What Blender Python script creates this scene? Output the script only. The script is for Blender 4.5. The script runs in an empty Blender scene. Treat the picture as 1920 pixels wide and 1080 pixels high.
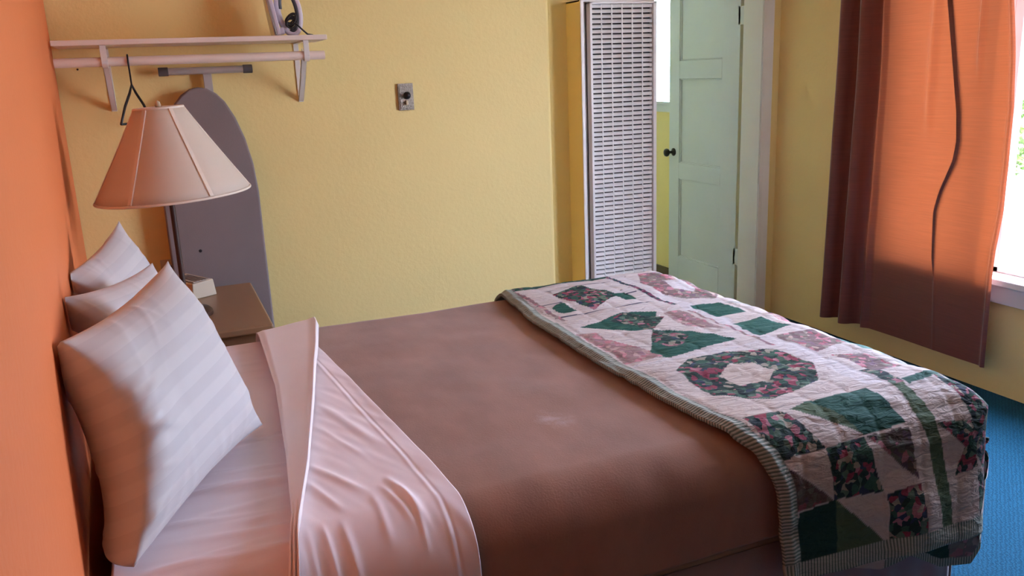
import bpy, bmesh, math, random
import numpy as np
from mathutils import Vector, Matrix, noise

sc = bpy.context.scene
COL = sc.collection
random.seed(4)
RNG = np.random.default_rng(4)
PI = math.pi

# ------------------------------------------------------------------ helpers
def tag(o, label=None, cat=None, group=None, kind=None):
    if label: o['label'] = label
    if cat: o['category'] = cat
    if group: o['group'] = group
    if kind: o['kind'] = kind
    return o

def thing(name, loc, label, cat, rz=0.0, group=None):
    o = bpy.data.objects.new(name, None)
    o.empty_display_size = 0.05
    COL.objects.link(o)
    o.location = loc
    o.rotation_euler = (0, 0, rz)
    return tag(o, label, cat, group)

class MB:
    """collects shapes and links them as one mesh"""
    def __init__(self):
        self.v = []; self.f = []; self.m = []; self.cur = 0
    def add(self, vs, fs):
        b = len(self.v)
        self.v += [tuple(p) for p in vs]
        self.f += [tuple(i + b for i in f) for f in fs]
        self.m += [self.cur] * len(fs)
        return self
    def box(self, a, b, M=None):
        x0, y0, z0 = a; x1, y1, z1 = b
        vs = [(x0,y0,z0),(x1,y0,z0),(x1,y1,z0),(x0,y1,z0),(x0,y0,z1),(x1,y0,z1),(x1,y1,z1),(x0,y1,z1)]
        if M is not None: vs = [M @ Vector(p) for p in vs]
        return self.add(vs, [(0,3,2,1),(4,5,6,7),(0,1,5,4),(1,2,6,5),(2,3,7,6),(3,0,4,7)])
    def tube(self, pts, r, n=10, cap=True):
        pts = [Vector(p) for p in pts]
        rs = r if isinstance(r, (list, tuple)) else [r] * len(pts)
        vs = []; fs = []
        up = None
        for i, p in enumerate(pts):
            t = (pts[min(i+1, len(pts)-1)] - pts[max(i-1, 0)]).normalized()
            if up is None:
                up = t.orthogonal().normalized()
            else:
                up = (up - t * up.dot(t)).normalized()
            w = t.cross(up)
            for k in range(n):
                a = 2 * PI * k / n
                vs.append(p + (up * math.cos(a) + w * math.sin(a)) * rs[i])
        for i in range(len(pts) - 1):
            for k in range(n):
                k2 = (k + 1) % n
                fs.append((i*n+k, i*n+k2, (i+1)*n+k2, (i+1)*n+k))
        if cap:
            fs.append(tuple(range(n))[::-1]); fs.append(tuple((len(pts)-1)*n + k for k in range(n)))
        return self.add(vs, fs)
    def lathe(self, prof, n=48, M=None, close=False):
        vs = []; fs = []
        for (r, z) in prof:
            for k in range(n):
                a = 2 * PI * k / n
                p = Vector((r * math.cos(a), r * math.sin(a), z))
                vs.append(M @ p if M is not None else p)
        m = len(prof)
        for i in range(m - 1 + (1 if close else 0)):
            j = (i + 1) % m
            for k in range(n):
                k2 = (k + 1) % n
                fs.append((i*n+k, i*n+k2, j*n+k2, j*n+k))
        return self.add(vs, fs)
    def prism(self, poly, y0, y1, axis='y', M=None):
        n = len(poly)
        def P(p, d):
            q = {'y': (p[0], d, p[1]), 'x': (d, p[0], p[1]), 'z': (p[0], p[1], d)}[axis]
            return M @ Vector(q) if M is not None else q
        vs = [P(p, y0) for p in poly] + [P(p, y1) for p in poly]
        fs = [tuple(range(n))[::-1], tuple(range(n, 2*n))]
        fs += [(i, (i+1) % n, n + (i+1) % n, n + i) for i in range(n)]
        return self.add(vs, fs)
    def build(self, name, mats, parent=None, smooth=False, bevel=0, seg=2, sub=0, solid=0, angle=None):
        me = bpy.data.meshes.new(name)
        me.from_pydata(self.v, [], self.f)
        bm = bmesh.new(); bm.from_mesh(me)
        bmesh.ops.recalc_face_normals(bm, faces=bm.faces)
        bm.to_mesh(me); bm.free()
        if not isinstance(mats, (list, tuple)): mats = [mats]
        for m in mats: me.materials.append(m)
        me.polygons.foreach_set('material_index', self.m)
        return finish(name, me, parent, smooth, bevel, seg, sub, solid, angle)

def finish(name, me, parent=None, smooth=False, bevel=0, seg=2, sub=0, solid=0, angle=None):
    o = bpy.data.objects.new(name, me)
    COL.objects.link(o)
    if parent is not None:
        o.parent = parent
        o.matrix_parent_inverse = Matrix.Identity(4)
    if smooth or bevel:
        me.polygons.foreach_set('use_smooth', [True] * len(me.polygons))
    if solid:
        md = o.modifiers.new('solid', 'SOLIDIFY'); md.thickness = abs(solid); md.offset = -1 if solid > 0 else 1
    if bevel:
        md = o.modifiers.new('bevel', 'BEVEL'); md.width = bevel; md.segments = seg
        md.limit_method = 'ANGLE'; md.angle_limit = math.radians(40)
        md.harden_normals = True
    if sub:
        md = o.modifiers.new('sub', 'SUBSURF'); md.levels = sub; md.render_levels = sub
    me.update()
    return o

def grid_mesh(name, P, mat, parent=None, uv=None, attrs=None, solid=0, closed_u=False):
    """P: (nu, nv, 3) array -> smooth quad grid mesh"""
    nu, nv = P.shape[:2]
    me = bpy.data.meshes.new(name)
    idx = np.arange(nu * nv).reshape(nu, nv)
    a = idx[:-1, :-1].ravel(); b = idx[1:, :-1].ravel(); c = idx[1:, 1:].ravel(); d = idx[:-1, 1:].ravel()
    faces = np.stack([a, b, c, d], 1)
    me.vertices.add(nu * nv); me.vertices.foreach_set('co', P.reshape(-1).astype(np.float32))
    nf = len(faces)
    me.loops.add(nf * 4); me.loops.foreach_set('vertex_index', faces.ravel().astype(np.int32))
    me.polygons.add(nf)
    me.polygons.foreach_set('loop_start', np.arange(0, nf * 4, 4, dtype=np.int32))
    me.polygons.foreach_set('use_smooth', np.ones(nf, dtype=bool))
    me.update(calc_edges=True)
    if uv is not None:
        at = me.attributes.new('flat', 'FLOAT_VECTOR', 'POINT')
        v3 = np.zeros((nu * nv, 3), np.float32); v3[:, :2] = uv.reshape(-1, 2)
        at.data.foreach_set('vector', v3.ravel())
    for k, arr in (attrs or {}).items():
        at = me.attributes.new(k, 'FLOAT_COLOR', 'POINT')
        v4 = np.ones((nu * nv, 4), np.float32); v4[:, :3] = arr.reshape(-1, 3)
        at.data.foreach_set('color', v4.ravel())
    me.materials.append(mat)
    return finish(name, me, parent, smooth=True, solid=solid)

# value noise on numpy arrays
_T = RNG.random((64, 64))
def vn(x, y):
    x = np.asarray(x, float); y = np.asarray(y, float)
    xi = np.floor(x).astype(int); yi = np.floor(y).astype(int)
    fx = x - xi; fy = y - yi
    fx = fx * fx * (3 - 2 * fx); fy = fy * fy * (3 - 2 * fy)
    g = lambda i, j: _T[i % 64, j % 64]
    return (g(xi, yi) * (1-fx) * (1-fy) + g(xi+1, yi) * fx * (1-fy) + g(xi, yi+1) * (1-fx) * fy + g(xi+1, yi+1) * fx * fy) * 2 - 1
def smooth(e0, e1, x):
    t = np.clip((x - e0) / (e1 - e0), 0, 1)
    return t * t * (3 - 2 * t)

# ------------------------------------------------------------------ materials
def mat(name):
    m = bpy.data.materials.new(name); m.use_nodes = True
    nt = m.node_tree
    return m, nt, nt.nodes['Principled BSDF'], nt.nodes['Material Output']
def N(nt, t, **kw):
    n = nt.nodes.new(t)
    for k, v in kw.items():
        if k in n.inputs: n.inputs[k].default_value = v
        else: setattr(n, k, v)
    return n
def bump(nt, bsdf, scale, strength, dist=0.002, detail=4, coord='Object', vecscale=None):
    tc = N(nt, 'ShaderNodeTexCoord')
    no = N(nt, 'ShaderNodeTexNoise', Scale=scale, Detail=detail, Roughness=0.55)
    src = tc.outputs[coord]
    if vecscale:
        mp = N(nt, 'ShaderNodeMapping', Scale=vecscale); nt.links.new(src, mp.inputs['Vector']); src = mp.outputs['Vector']
    nt.links.new(src, no.inputs['Vector'])
    bp = N(nt, 'ShaderNodeBump', Strength=strength, Distance=dist)
    nt.links.new(no.outputs['Fac'], bp.inputs['Height'])
    nt.links.new(bp.outputs['Normal'], bsdf.inputs['Normal'])
    return no, bp
def plain(name, col, rough=0.5, metal=0.0, bs=None, var=0.06, vscale=6, spec=0.5, sheen=0.0):
    m, nt, b, out = mat(name)
    b.inputs['Roughness'].default_value = rough
    b.inputs['Metallic'].default_value = metal
    b.inputs['Specular IOR Level'].default_value = spec
    if sheen:
        b.inputs['Sheen Weight'].default_value = sheen
        b.inputs['Sheen Roughness'].default_value = 0.45
    tc = N(nt, 'ShaderNodeTexCoord')
    no = N(nt, 'ShaderNodeTexNoise', Scale=vscale, Detail=5)
    nt.links.new(tc.outputs['Object'], no.inputs['Vector'])
    mx = N(nt, 'ShaderNodeMix', data_type='RGBA')
    lo = tuple(max(0, c * (1 - var)) for c in col); hi = tuple(min(1, c * (1 + var)) for c in col)
    mx.inputs[6].default_value = (*lo, 1); mx.inputs[7].default_value = (*hi, 1)
    nt.links.new(no.outputs['Fac'], mx.inputs[0])
    nt.links.new(mx.outputs[2], b.inputs['Base Color'])
    if bs: bump(nt, b, *bs)
    return m

M = {}
M['fill_cut'] = plain('fill_cut_brown', (0.10, 0.06, 0.04), 0.5, var=0.2)  # dark brown made up for unseen surfaces, absorbs bounce light
M['orange'] = plain('orange_paint', (0.74, 0.205, 0.07), 0.55, bs=(55, 0.35, 0.004, 5), var=0.04, vscale=3, spec=0.3)
M['yellow'] = plain('yellow_paint', (0.88, 0.715, 0.31), 0.55, bs=(60, 0.35, 0.004, 5), var=0.03, vscale=2, spec=0.3)
M['bath_paint'] = plain('bath_paint', (0.62, 0.60, 0.45), 0.5, var=0.03)
M['ceiling'] = plain('ceiling_paint', (0.62, 0.57, 0.47), 0.8, bs=(80, 0.3, 0.003, 4), var=0.02)
M['white_paint'] = plain('white_gloss_paint', (0.74, 0.73, 0.70), 0.35, bs=(25, 0.06, 0.002, 3), var=0.03)
M['door_paint'] = plain('door_paint', (0.62, 0.65, 0.69), 0.38, bs=(18, 0.08, 0.002, 3), var=0.03)
M['shelf_paint'] = plain('shelf_paint', (0.82, 0.71, 0.63), 0.45, bs=(40, 0.1, 0.002, 3), var=0.05, vscale=12)
M['heater'] = plain('heater_enamel', (0.86, 0.86, 0.85), 0.4, var=0.02)
M['heater_dark'] = plain('heater_interior', (0.035, 0.03, 0.03), 0.6)
M['metal_dark'] = plain('aged_bronze', (0.045, 0.04, 0.035), 0.35, 0.7)
M['pewter'] = plain('pewter', (0.34, 0.30, 0.25), 0.4, 0.6, bs=(140, 0.7, 0.004, 3), var=0.35, vscale=90)
M['black'] = plain('black_plastic', (0.012, 0.012, 0.014), 0.45)
M['grey_rubber'] = plain('grey_cap', (0.10, 0.10, 0.11), 0.6)
M['leg_metal'] = plain('grey_enamel_metal', (0.50, 0.47, 0.46), 0.4, 0.1)
M['board_cover'] = plain('ironing_cover', (0.245, 0.205, 0.205), 0.85, bs=(300, 0.25, 0.002, 2), var=0.10, vscale=5, sheen=0.2)
M['wood_top'] = plain('nightstand_laminate', (0.285, 0.172, 0.092), 0.38, var=0.08, vscale=7)
M['wood_dark'] = plain('dark_wood', (0.042, 0.016, 0.010), 0.5, var=0.3, vscale=20)
M['clock'] = plain('clock_beige', (0.60, 0.53, 0.40), 0.45, var=0.03)
M['clock_grey'] = plain('clock_panel', (0.52, 0.48, 0.42), 0.4, var=0.03)
M['ivory'] = plain('ivory_plastic', (0.62, 0.52, 0.36), 0.4, var=0.03)
M['iron_white'] = plain('iron_plastic', (0.62, 0.57, 0.66), 0.3, var=0.03)
M['iron_grip'] = plain('iron_grip', (0.06, 0.07, 0.09), 0.4)
M['steel'] = plain('steel', (0.55, 0.53, 0.52), 0.25, 0.9)
M['bath_base'] = plain('brown_baseboard', (0.11, 0.075, 0.05), 0.5)
M['tile'] = plain('bath_floor', (0.42, 0.40, 0.36), 0.4)
M['skirt'] = plain('bed_skirt_fabric', (0.27, 0.22, 0.235), 0.85, bs=(200, 0.2, 0.002, 2), sheen=0.2)
M['spring'] = plain('box_spring_ticking', (0.45, 0.38, 0.34), 0.85)
M['concrete'] = plain('concrete_path', (0.46, 0.42, 0.36), 0.9, var=0.06)
M['leaf'] = plain('shrub_leaf', (0.16, 0.30, 0.07), 0.6, var=0.5, vscale=30)
M['bark'] = plain('shrub_stem', (0.12, 0.08, 0.05), 0.8)

def carpet():
    m, nt, b, out = mat('teal_carpet')
    tc = N(nt, 'ShaderNodeTexCoord')
    mp = N(nt, 'ShaderNodeMapping', Scale=(1, 1, 1)); mp.inputs['Rotation'].default_value = (0, 0, 0.9)
    nt.links.new(tc.outputs['Object'], mp.inputs['Vector'])
    wv = N(nt, 'ShaderNodeTexWave', Scale=26.0, Distortion=7.0, Detail=3.0)
    wv.inputs['Detail Scale'].default_value = 3.0
    nt.links.new(mp.outputs['Vector'], wv.inputs['Vector'])
    no = N(nt, 'ShaderNodeTexNoise', Scale=420, Detail=2)
    nt.links.new(tc.outputs['Object'], no.inputs['Vector'])
    ad = N(nt, 'ShaderNodeMath', operation='MULTIPLY_ADD'); ad.inputs[1].default_value = 0.45
    nt.links.new(wv.outputs['Fac'], ad.inputs[0]); nt.links.new(no.outputs['Fac'], ad.inputs[2])
    rp = N(nt, 'ShaderNodeValToRGB')
    rp.color_ramp.elements[0].position = 0.3; rp.color_ramp.elements[0].color = (0.006, 0.046, 0.082, 1)
    rp.color_ramp.elements[1].position = 1.0; rp.color_ramp.elements[1].color = (0.011, 0.092, 0.16, 1)
    nt.links.new(ad.outputs[0], rp.inputs['Fac']); nt.links.new(rp.outputs['Color'], b.inputs['Base Color'])
    b.inputs['Roughness'].default_value = 0.95
    b.inputs['Specular IOR Level'].default_value = 0.15
    bp = N(nt, 'ShaderNodeBump', Strength=0.6, Distance=0.006)
    nt.links.new(ad.outputs[0], bp.inputs['Height']); nt.links.new(bp.outputs['Normal'], b.inputs['Normal'])
    return m
M['carpet'] = carpet()

def fabric(name, col, rough=0.8, weave=700, bstr=0.2, sheen=0.25, var=0.05, vscale=3, stain=None):
    m, nt, b, out = mat(name)
    b.inputs['Roughness'].default_value = rough
    b.inputs['Specular IOR Level'].default_value = 0.25
    b.inputs['Sheen Weight'].default_value = sheen
    b.inputs['Sheen Roughness'].default_value = 0.4
    tc = N(nt, 'ShaderNodeTexCoord')
    mp = N(nt, 'ShaderNodeMapping', Scale=(2.0, 1.0, 1.0)); nt.links.new(tc.outputs['Object'], mp.inputs['Vector'])
    no = N(nt, 'ShaderNodeTexNoise', Scale=vscale, Detail=6, Roughness=0.6)
    nt.links.new(mp.outputs['Vector'], no.inputs['Vector'])
    rp = N(nt, 'ShaderNodeValToRGB')
    rp.color_ramp.elements[0].position = 0.32; rp.color_ramp.elements[0].color = (*[c * (1 - var) for c in col], 1)
    rp.color_ramp.elements[1].position = 0.68; rp.color_ramp.elements[1].color = (*[min(1, c * (1 + var)) for c in col], 1)
    nt.links.new(no.outputs['Fac'], rp.inputs['Fac'])
    last = rp.outputs['Color']
    if stain:   # worn pale patch
        (sx, sy, ax, ay), scol = stain
        m2 = N(nt, 'ShaderNodeMapping'); m2.inputs['Location'].default_value = (-sx / ax, -sy / ay, 0)
        m2.inputs['Scale'].default_value = (1 / ax, 1 / ay, 0)
        nt.links.new(tc.outputs['Object'], m2.inputs['Vector'])
        ln = N(nt, 'ShaderNodeVectorMath', operation='LENGTH'); nt.links.new(m2.outputs['Vector'], ln.inputs[0])
        n2 = N(nt, 'ShaderNodeTexNoise', Scale=22, Detail=6, Roughness=0.7); nt.links.new(tc.outputs['Object'], n2.inputs['Vector'])
        s1 = N(nt, 'ShaderNodeMath', operation='SUBTRACT'); s1.inputs[0].default_value = 1.25
        nt.links.new(ln.outputs['Value'], s1.inputs[1])
        s2 = N(nt, 'ShaderNodeMath', operation='MULTIPLY'); nt.links.new(s1.outputs[0], s2.inputs[0]); nt.links.new(n2.outputs['Fac'], s2.inputs[1])
        s3 = N(nt, 'ShaderNodeMapRange'); s3.inputs[1].default_value = 0.33; s3.inputs[2].default_value = 0.75; s3.inputs[4].default_value = 0.7
        nt.links.new(s2.outputs[0], s3.inputs[0])
        mx = N(nt, 'ShaderNodeMix', data_type='RGBA'); mx.inputs[7].default_value = (*scol, 1)
        nt.links.new(s3.outputs[0], mx.inputs[0]); nt.links.new(last, mx.inputs[6]); last = mx.outputs[2]
    nt.links.new(last, b.inputs['Base Color'])
    bump(nt, b, weave, bstr, 0.0015, 2)
    return m
M['sheet'] = fabric('pink_sheet_cotton', (0.83, 0.72, 0.74), 0.6, 900, 0.12, 0.15, 0.03)
M['sheet_white'] = fabric('sheet_edge_cotton', (0.87, 0.79, 0.785), 0.55, 900, 0.12, 0.15, 0.03)
M['blanket'] = fabric('brown_fleece', (0.30, 0.165, 0.115), 0.9, 240, 0.35, 0.22, 0.16, 3.2,
                      stain=((0.78, 1.68, 0.075, 0.10), (0.50, 0.38, 0.36)))

def pillowcase(name):
    m, nt, b, out = mat(name)
    at = N(nt, 'ShaderNodeAttribute'); at.attribute_name = 'flat'
    sx = N(nt, 'ShaderNodeSeparateXYZ'); nt.links.new(at.outputs['Vector'], sx.inputs[0])
    mu = N(nt, 'ShaderNodeMath', operation='MULTIPLY'); mu.inputs[1].default_value = 1 / 0.048
    nt.links.new(sx.outputs['Y'], mu.inputs[0])
    fr = N(nt, 'ShaderNodeMath', operation='FRACT'); nt.links.new(mu.outputs[0], fr.inputs[0])
    gt = N(nt, 'ShaderNodeMapRange'); gt.interpolation_type = 'SMOOTHSTEP'
    gt.inputs[1].default_value = 0.44; gt.inputs[2].default_value = 0.56
    nt.links.new(fr.outputs[0], gt.inputs[0])
    mx = N(nt, 'ShaderNodeMix', data_type='RGBA')
    mx.inputs[6].default_value = (0.56, 0.55, 0.56, 1); mx.inputs[7].default_value = (0.525, 0.515, 0.53, 1)
    nt.links.new(gt.outputs[0], mx.inputs[0]); nt.links.new(mx.outputs[2], b.inputs['Base Color'])
    r = N(nt, 'ShaderNodeMapRange'); r.inputs[3].default_value = 0.45; r.inputs[4].default_value = 0.8
    nt.links.new(gt.outputs[0], r.inputs[0]); nt.links.new(r.outputs[0], b.inputs['Roughness'])
    b.inputs['Sheen Weight'].default_value = 0.15
    b.inputs['Specular IOR Level'].default_value = 0.3
    bump(nt, b, 800, 0.1, 0.001, 2)
    return m
M['pillow'] = pillowcase('striped_sateen')

def quilt_mat():
    m, nt, b, out = mat('patchwork_cotton')
    base = N(nt, 'ShaderNodeAttribute'); base.attribute_name = 'patch'
    kind = N(nt, 'ShaderNodeAttribute'); kind.attribute_name = 'kinds'
    flat = N(nt, 'ShaderNodeAttribute'); flat.attribute_name = 'flat'
    sep = N(nt, 'ShaderNodeSeparateColor'); nt.links.new(kind.outputs['Color'], sep.inputs[0])
    # floral print: jittered cells in a print palette
    nz = N(nt, 'ShaderNodeTexNoise', Scale=30, Detail=3)
    nt.links.new(flat.outputs['Vector'], nz.inputs['Vector'])
    va = N(nt, 'ShaderNodeVectorMath', operation='MULTIPLY_ADD'); va.inputs[1].default_value = (0.03, 0.03, 0.03)
    nt.links.new(nz.outputs['Color'], va.inputs[0]); nt.links.new(flat.outputs['Vector'], va.inputs[2])
    vo = N(nt, 'ShaderNodeTexVoronoi', Scale=62); nt.links.new(va.outputs[0], vo.inputs['Vector'])
    s2 = N(nt, 'ShaderNodeSeparateColor'); nt.links.new(vo.outputs['Color'], s2.inputs[0])
    rp = N(nt, 'ShaderNodeValToRGB'); rp.color_ramp.interpolation = 'CONSTANT'
    pal = [(0, (0.022, 0.045, 0.035)), (0.28, (0.05, 0.12, 0.08)), (0.45, (0.33, 0.05, 0.09)), (0.56, (0.02, 0.03, 0.04)),
           (0.68, (0.52, 0.20, 0.25)), (0.77, (0.13, 0.20, 0.14)), (0.86, (0.42, 0.36, 0.28)), (0.93, (0.04, 0.05, 0.10))]
    e = rp.color_ramp.elements
    e[0].position, e[0].color = 0, (*pal[0][1], 1)
    e[1].position, e[1].color = pal[1][0], (*pal[1][1], 1)
    for p, c in pal[2:]:
        el = e.new(p); el.color = (*c, 1)
    nt.links.new(s2.outputs[0], rp.inputs['Fac'])
    fl = N(nt, 'ShaderNodeMix', data_type='RGBA'); nt.links.new(sep.outputs[0], fl.inputs[0])
    nt.links.new(base.outputs['Color'], fl.inputs[6])
    # tint the print with the patch colour
    ft = N(nt, 'ShaderNodeMix', data_type='RGBA'); ft.inputs[0].default_value = 0.3
    nt.links.new(rp.outputs['Color'], ft.inputs[6]); nt.links.new(base.outputs['Color'], ft.inputs[7])
    nt.links.new(ft.outputs[2], fl.inputs[7])
    # striped binding
    sx = N(nt, 'ShaderNodeSeparateXYZ'); nt.links.new(flat.outputs['Vector'], sx.inputs[0])
    last = fl.outputs[2]
    for ch, ax in ((1, 'Y'), (2, 'X')):
        mu = N(nt, 'ShaderNodeMath', operation='MULTIPLY'); mu.inputs[1].default_value = 1 / 0.0085
        nt.links.new(sx.outputs[ax], mu.inputs[0])
        fr = N(nt, 'ShaderNodeMath', operation='FRACT'); nt.links.new(mu.outputs[0], fr.inputs[0])
        gt = N(nt, 'ShaderNodeMapRange'); gt.inputs[1].default_value = 0.35; gt.inputs[2].default_value = 0.65
        nt.links.new(fr.outputs[0], gt.inputs[0])
        st = N(nt, 'ShaderNodeMix', data_type='RGBA')
        st.inputs[6].default_value = (0.12, 0.16, 0.13, 1); st.inputs[7].default_value = (0.40, 0.41, 0.35, 1)
        nt.links.new(gt.outputs[0], st.inputs[0])
        mm = N(nt, 'ShaderNodeMix', data_type='RGBA')
        nt.links.new(sep.outputs[ch], mm.inputs[0]); nt.links.new(last, mm.inputs[6]); nt.links.new(st.outputs[2], mm.inputs[7])
        last = mm.outputs[2]
    nt.links.new(last, b.inputs['Base Color'])
    b.inputs['Roughness'].default_value = 0.8
    b.inputs['Sheen Weight'].default_value = 0.0
    b.inputs['Specular IOR Level'].default_value = 0.15
    # fine puckers between quilting lines
    mp = N(nt, 'ShaderNodeMapping', Scale=(26, 70, 1)); nt.links.new(flat.outputs['Vector'], mp.inputs['Vector'])
    n3 = N(nt, 'ShaderNodeTexNoise', Scale=1.0, Detail=3, Distortion=0.6); nt.links.new(mp.outputs['Vector'], n3.inputs['Vector'])
    bp = N(nt, 'ShaderNodeBump', Strength=0.9, Distance=0.008)
    nt.links.new(n3.outputs['Fac'], bp.inputs['Height']); nt.links.new(bp.outputs['Normal'], b.inputs['Normal'])
    return m
M['quilt'] = quilt_mat()

def curtain_mat():
    m, nt, b, out = mat('rust_curtain')
    tc = N(nt, 'ShaderNodeTexCoord')
    mp = N(nt, 'ShaderNodeMapping', Scale=(6, 6, 190)); nt.links.new(tc.outputs['Object'], mp.inputs['Vector'])
    no = N(nt, 'ShaderNodeTexNoise', Scale=1, Detail=4); nt.links.new(mp.outputs['Vector'], no.inputs['Vector'])
    rp = N(nt, 'ShaderNodeValToRGB')
    rp.color_ramp.elements[0].position = 0.3; rp.color_ramp.elements[0].color = (0.155, 0.042, 0.027, 1)
    rp.color_ramp.elements[1].position = 0.7; rp.color_ramp.elements[1].color = (0.195, 0.053, 0.034, 1)
    nt.links.new(no.outputs['Fac'], rp.inputs['Fac'])
    b.inputs['Roughness'].default_value = 0.42
    b.inputs['Sheen Weight'].default_value = 0.3
    nt.links.new(rp.outputs['Color'], b.inputs['Base Color'])
    bp = N(nt, 'ShaderNodeBump', Strength=0.15, Distance=0.001)
    nt.links.new(no.outputs['Fac'], bp.inputs['Height']); nt.links.new(bp.outputs['Normal'], b.inputs['Normal'])
    tr = N(nt, 'ShaderNodeBsdfTranslucent')
    r2 = N(nt, 'ShaderNodeValToRGB')
    r2.color_ramp.elements[0].position = 0.3; r2.color_ramp.elements[0].color = (0.68, 0.155, 0.042, 1)
    r2.color_ramp.elements[1].position = 0.7; r2.color_ramp.elements[1].color = (0.75, 0.18, 0.052, 1)
    nt.links.new(no.outputs['Fac'], r2.inputs['Fac']); nt.links.new(r2.outputs['Color'], tr.inputs['Color'])
    mx = N(nt, 'ShaderNodeMixShader'); mx.inputs[0].default_value = 0.062
    nt.links.new(b.outputs[0], mx.inputs[1]); nt.links.new(tr.outputs[0], mx.inputs[2])
    nt.links.new(mx.outputs[0], out.inputs['Surface'])
    return m
M['curtain'] = curtain_mat()

def shade_mat():
    m, nt, b, out = mat('lamp_shade_fabric')
    b.inputs['Base Color'].default_value = (0.82, 0.72, 0.60, 1); b.inputs['Roughness'].default_value = 0.8
    b.inputs['Sheen Weight'].default_value = 0.2
    bump(nt, b, 500, 0.15, 0.001, 2)
    tr = N(nt, 'ShaderNodeBsdfTranslucent'); tr.inputs['Color'].default_value = (0.72, 0.56, 0.42, 1)
    mx = N(nt, 'ShaderNodeMixShader'); mx.inputs[0].default_value = 0.25
    nt.links.new(b.outputs[0], mx.inputs[1]); nt.links.new(tr.outputs[0], mx.inputs[2])
    nt.links.new(mx.outputs[0], out.inputs['Surface'])
    return m
M['shade'] = shade_mat()
M['shade_trim'] = plain('lamp_shade_trim', (0.78, 0.68, 0.57), 0.6, var=0.03)

def glass_mat():
    m, nt, b, out = mat('window_glass')
    t = N(nt, 'ShaderNodeBsdfTransparent'); t.inputs['Color'].default_value = (0.96, 0.98, 0.97, 1)
    g = N(nt, 'ShaderNodeBsdfGlossy', Roughness=0.02)
    lw = N(nt, 'ShaderNodeLayerWeight')
    pw = N(nt, 'ShaderNodeMath', operation='POWER'); pw.inputs[1].default_value = 5.0; nt.links.new(lw.outputs['Facing'], pw.inputs[0])
    f = N(nt, 'ShaderNodeMath', operation='MULTIPLY_ADD'); f.inputs[1].default_value = .96; f.inputs[2].default_value = .04; nt.links.new(pw.outputs[0], f.inputs[0])
    mx = N(nt, 'ShaderNodeMixShader')
    nt.links.new(f.outputs[0], mx.inputs[0]); nt.links.new(t.outputs[0], mx.inputs[1]); nt.links.new(g.outputs[0], mx.inputs[2])
    nt.links.new(mx.outputs[0], out.inputs['Surface'])
    return m
M['glass'] = glass_mat()
def frosted_mat():
    m, nt, b, out = mat('frosted_glass')
    t = N(nt, 'ShaderNodeBsdfTranslucent'); t.inputs['Color'].default_value = (0.80, 0.95, 0.96, 1)
    g = N(nt, 'ShaderNodeBsdfTransparent'); g.inputs['Color'].default_value = (0.85, 0.97, 0.97, 1)
    mx = N(nt, 'ShaderNodeMixShader'); mx.inputs[0].default_value = 0.35
    nt.links.new(t.outputs[0], mx.inputs[1]); nt.links.new(g.outputs[0], mx.inputs[2])
    nt.links.new(mx.outputs[0], out.inputs['Surface'])
    return m
M['frosted'] = frosted_mat()

# ------------------------------------------------------------------ dimensions
def wall_x(y): return -.13 - .0488 * y
X0 = -0.32      # headboard wall
XF = 3.24       # window wall
YB = 3.89       # far wall
YN = -0.9      # wall behind the camera
ZC = 2.45
XE = 1.845      # end of the far wall, start of heater chase
HX1 = 2.452     # heater right side
DJ = 3.118      # doorway right jamb
BY1 = 6.2       # bathroom far wall

# ------------------------------------------------------------------ setting
def struct(name, mb, m, **kw):
    par = kw.pop('parent', None)
    o = mb.build(name, m, par, **kw)
    if par is None: o['kind'] = 'structure'
    return o

struct('floor', MB().box((X0 - 0.15, YN - 0.15, -0.1), (XF + 0.15, YB + 0.02, 0)), M['carpet'])
struct('floor_bath', MB().box((HX1 - 1.5, YB + 0.02, -0.1), (XF + 0.15, BY1, 0)), M['tile'])
struct('ceiling', MB().box((X0 - 0.15, YN - 0.15, ZC), (XF + 0.15, BY1 + 0.12, ZC + 0.1)), M['ceiling'])

# orange headboard wall, a couple of degrees out of square
ny, nz = 120, 60
yy = np.linspace(YN - 0.1, YB, ny)[:, None] * np.ones((1, nz)); zz = np.linspace(0, ZC, nz)[None, :] * np.ones((ny, 1))
P = np.stack([wall_x(yy), yy, zz], 2)
wl = grid_mesh('wall_left', P, M['orange'], solid=0.12)
wl['kind'] = 'structure'

# yellow far wall: main run, chase behind the heater, doorway head and end
mb = MB()
YR = 4.058     # the wall steps back behind the heater
arc = [(XE - .02 + .02 * math.sin(a), YB + .02 - .02 * math.cos(a)) for a in np.linspace(0, PI / 2, 8)]
mb.prism([(X0 - .12, YB)] + arc + [(XE, YR + .12), (X0 - .12, YR + .12)], 0, ZC, axis='z')
mb.box((XE, YR, 0), (HX1 + .01, YR + .12, ZC))
mb.box((HX1 + .01, YB + .02, 2.03), (DJ, YR + .12, ZC)).box((XE, YB, 2.13), (DJ, YB + .02, ZC)).box((XE, YB + .02, 2.13), (HX1 + .01, YR, ZC))
mb.box((DJ, YB, 0), (XF, YB + 0.14, ZC))
struct('wall_back', mb, M['yellow'])
struct('wall_front', MB().box((X0 - 0.12, YN - 0.12, 0), (XF + 0.14, YN, ZC)), M['fill_cut'])  # unseen wall, set close and dark to cut bounce onto the bed

AW = math.atan(.0488)
DM = Matrix.Translation((wall_x(0), 0, 0)) @ Matrix.Rotation(AW, 4, 'Z')
d2 = struct('fill_blocker_slab', MB().box((0.0, -.80, 0.005), (.03, .30, 2.40), DM), M['fill_cut'], bevel=0.003)  # added out of view: dark slab over the orange wall, lowers fill on the bed
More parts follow.
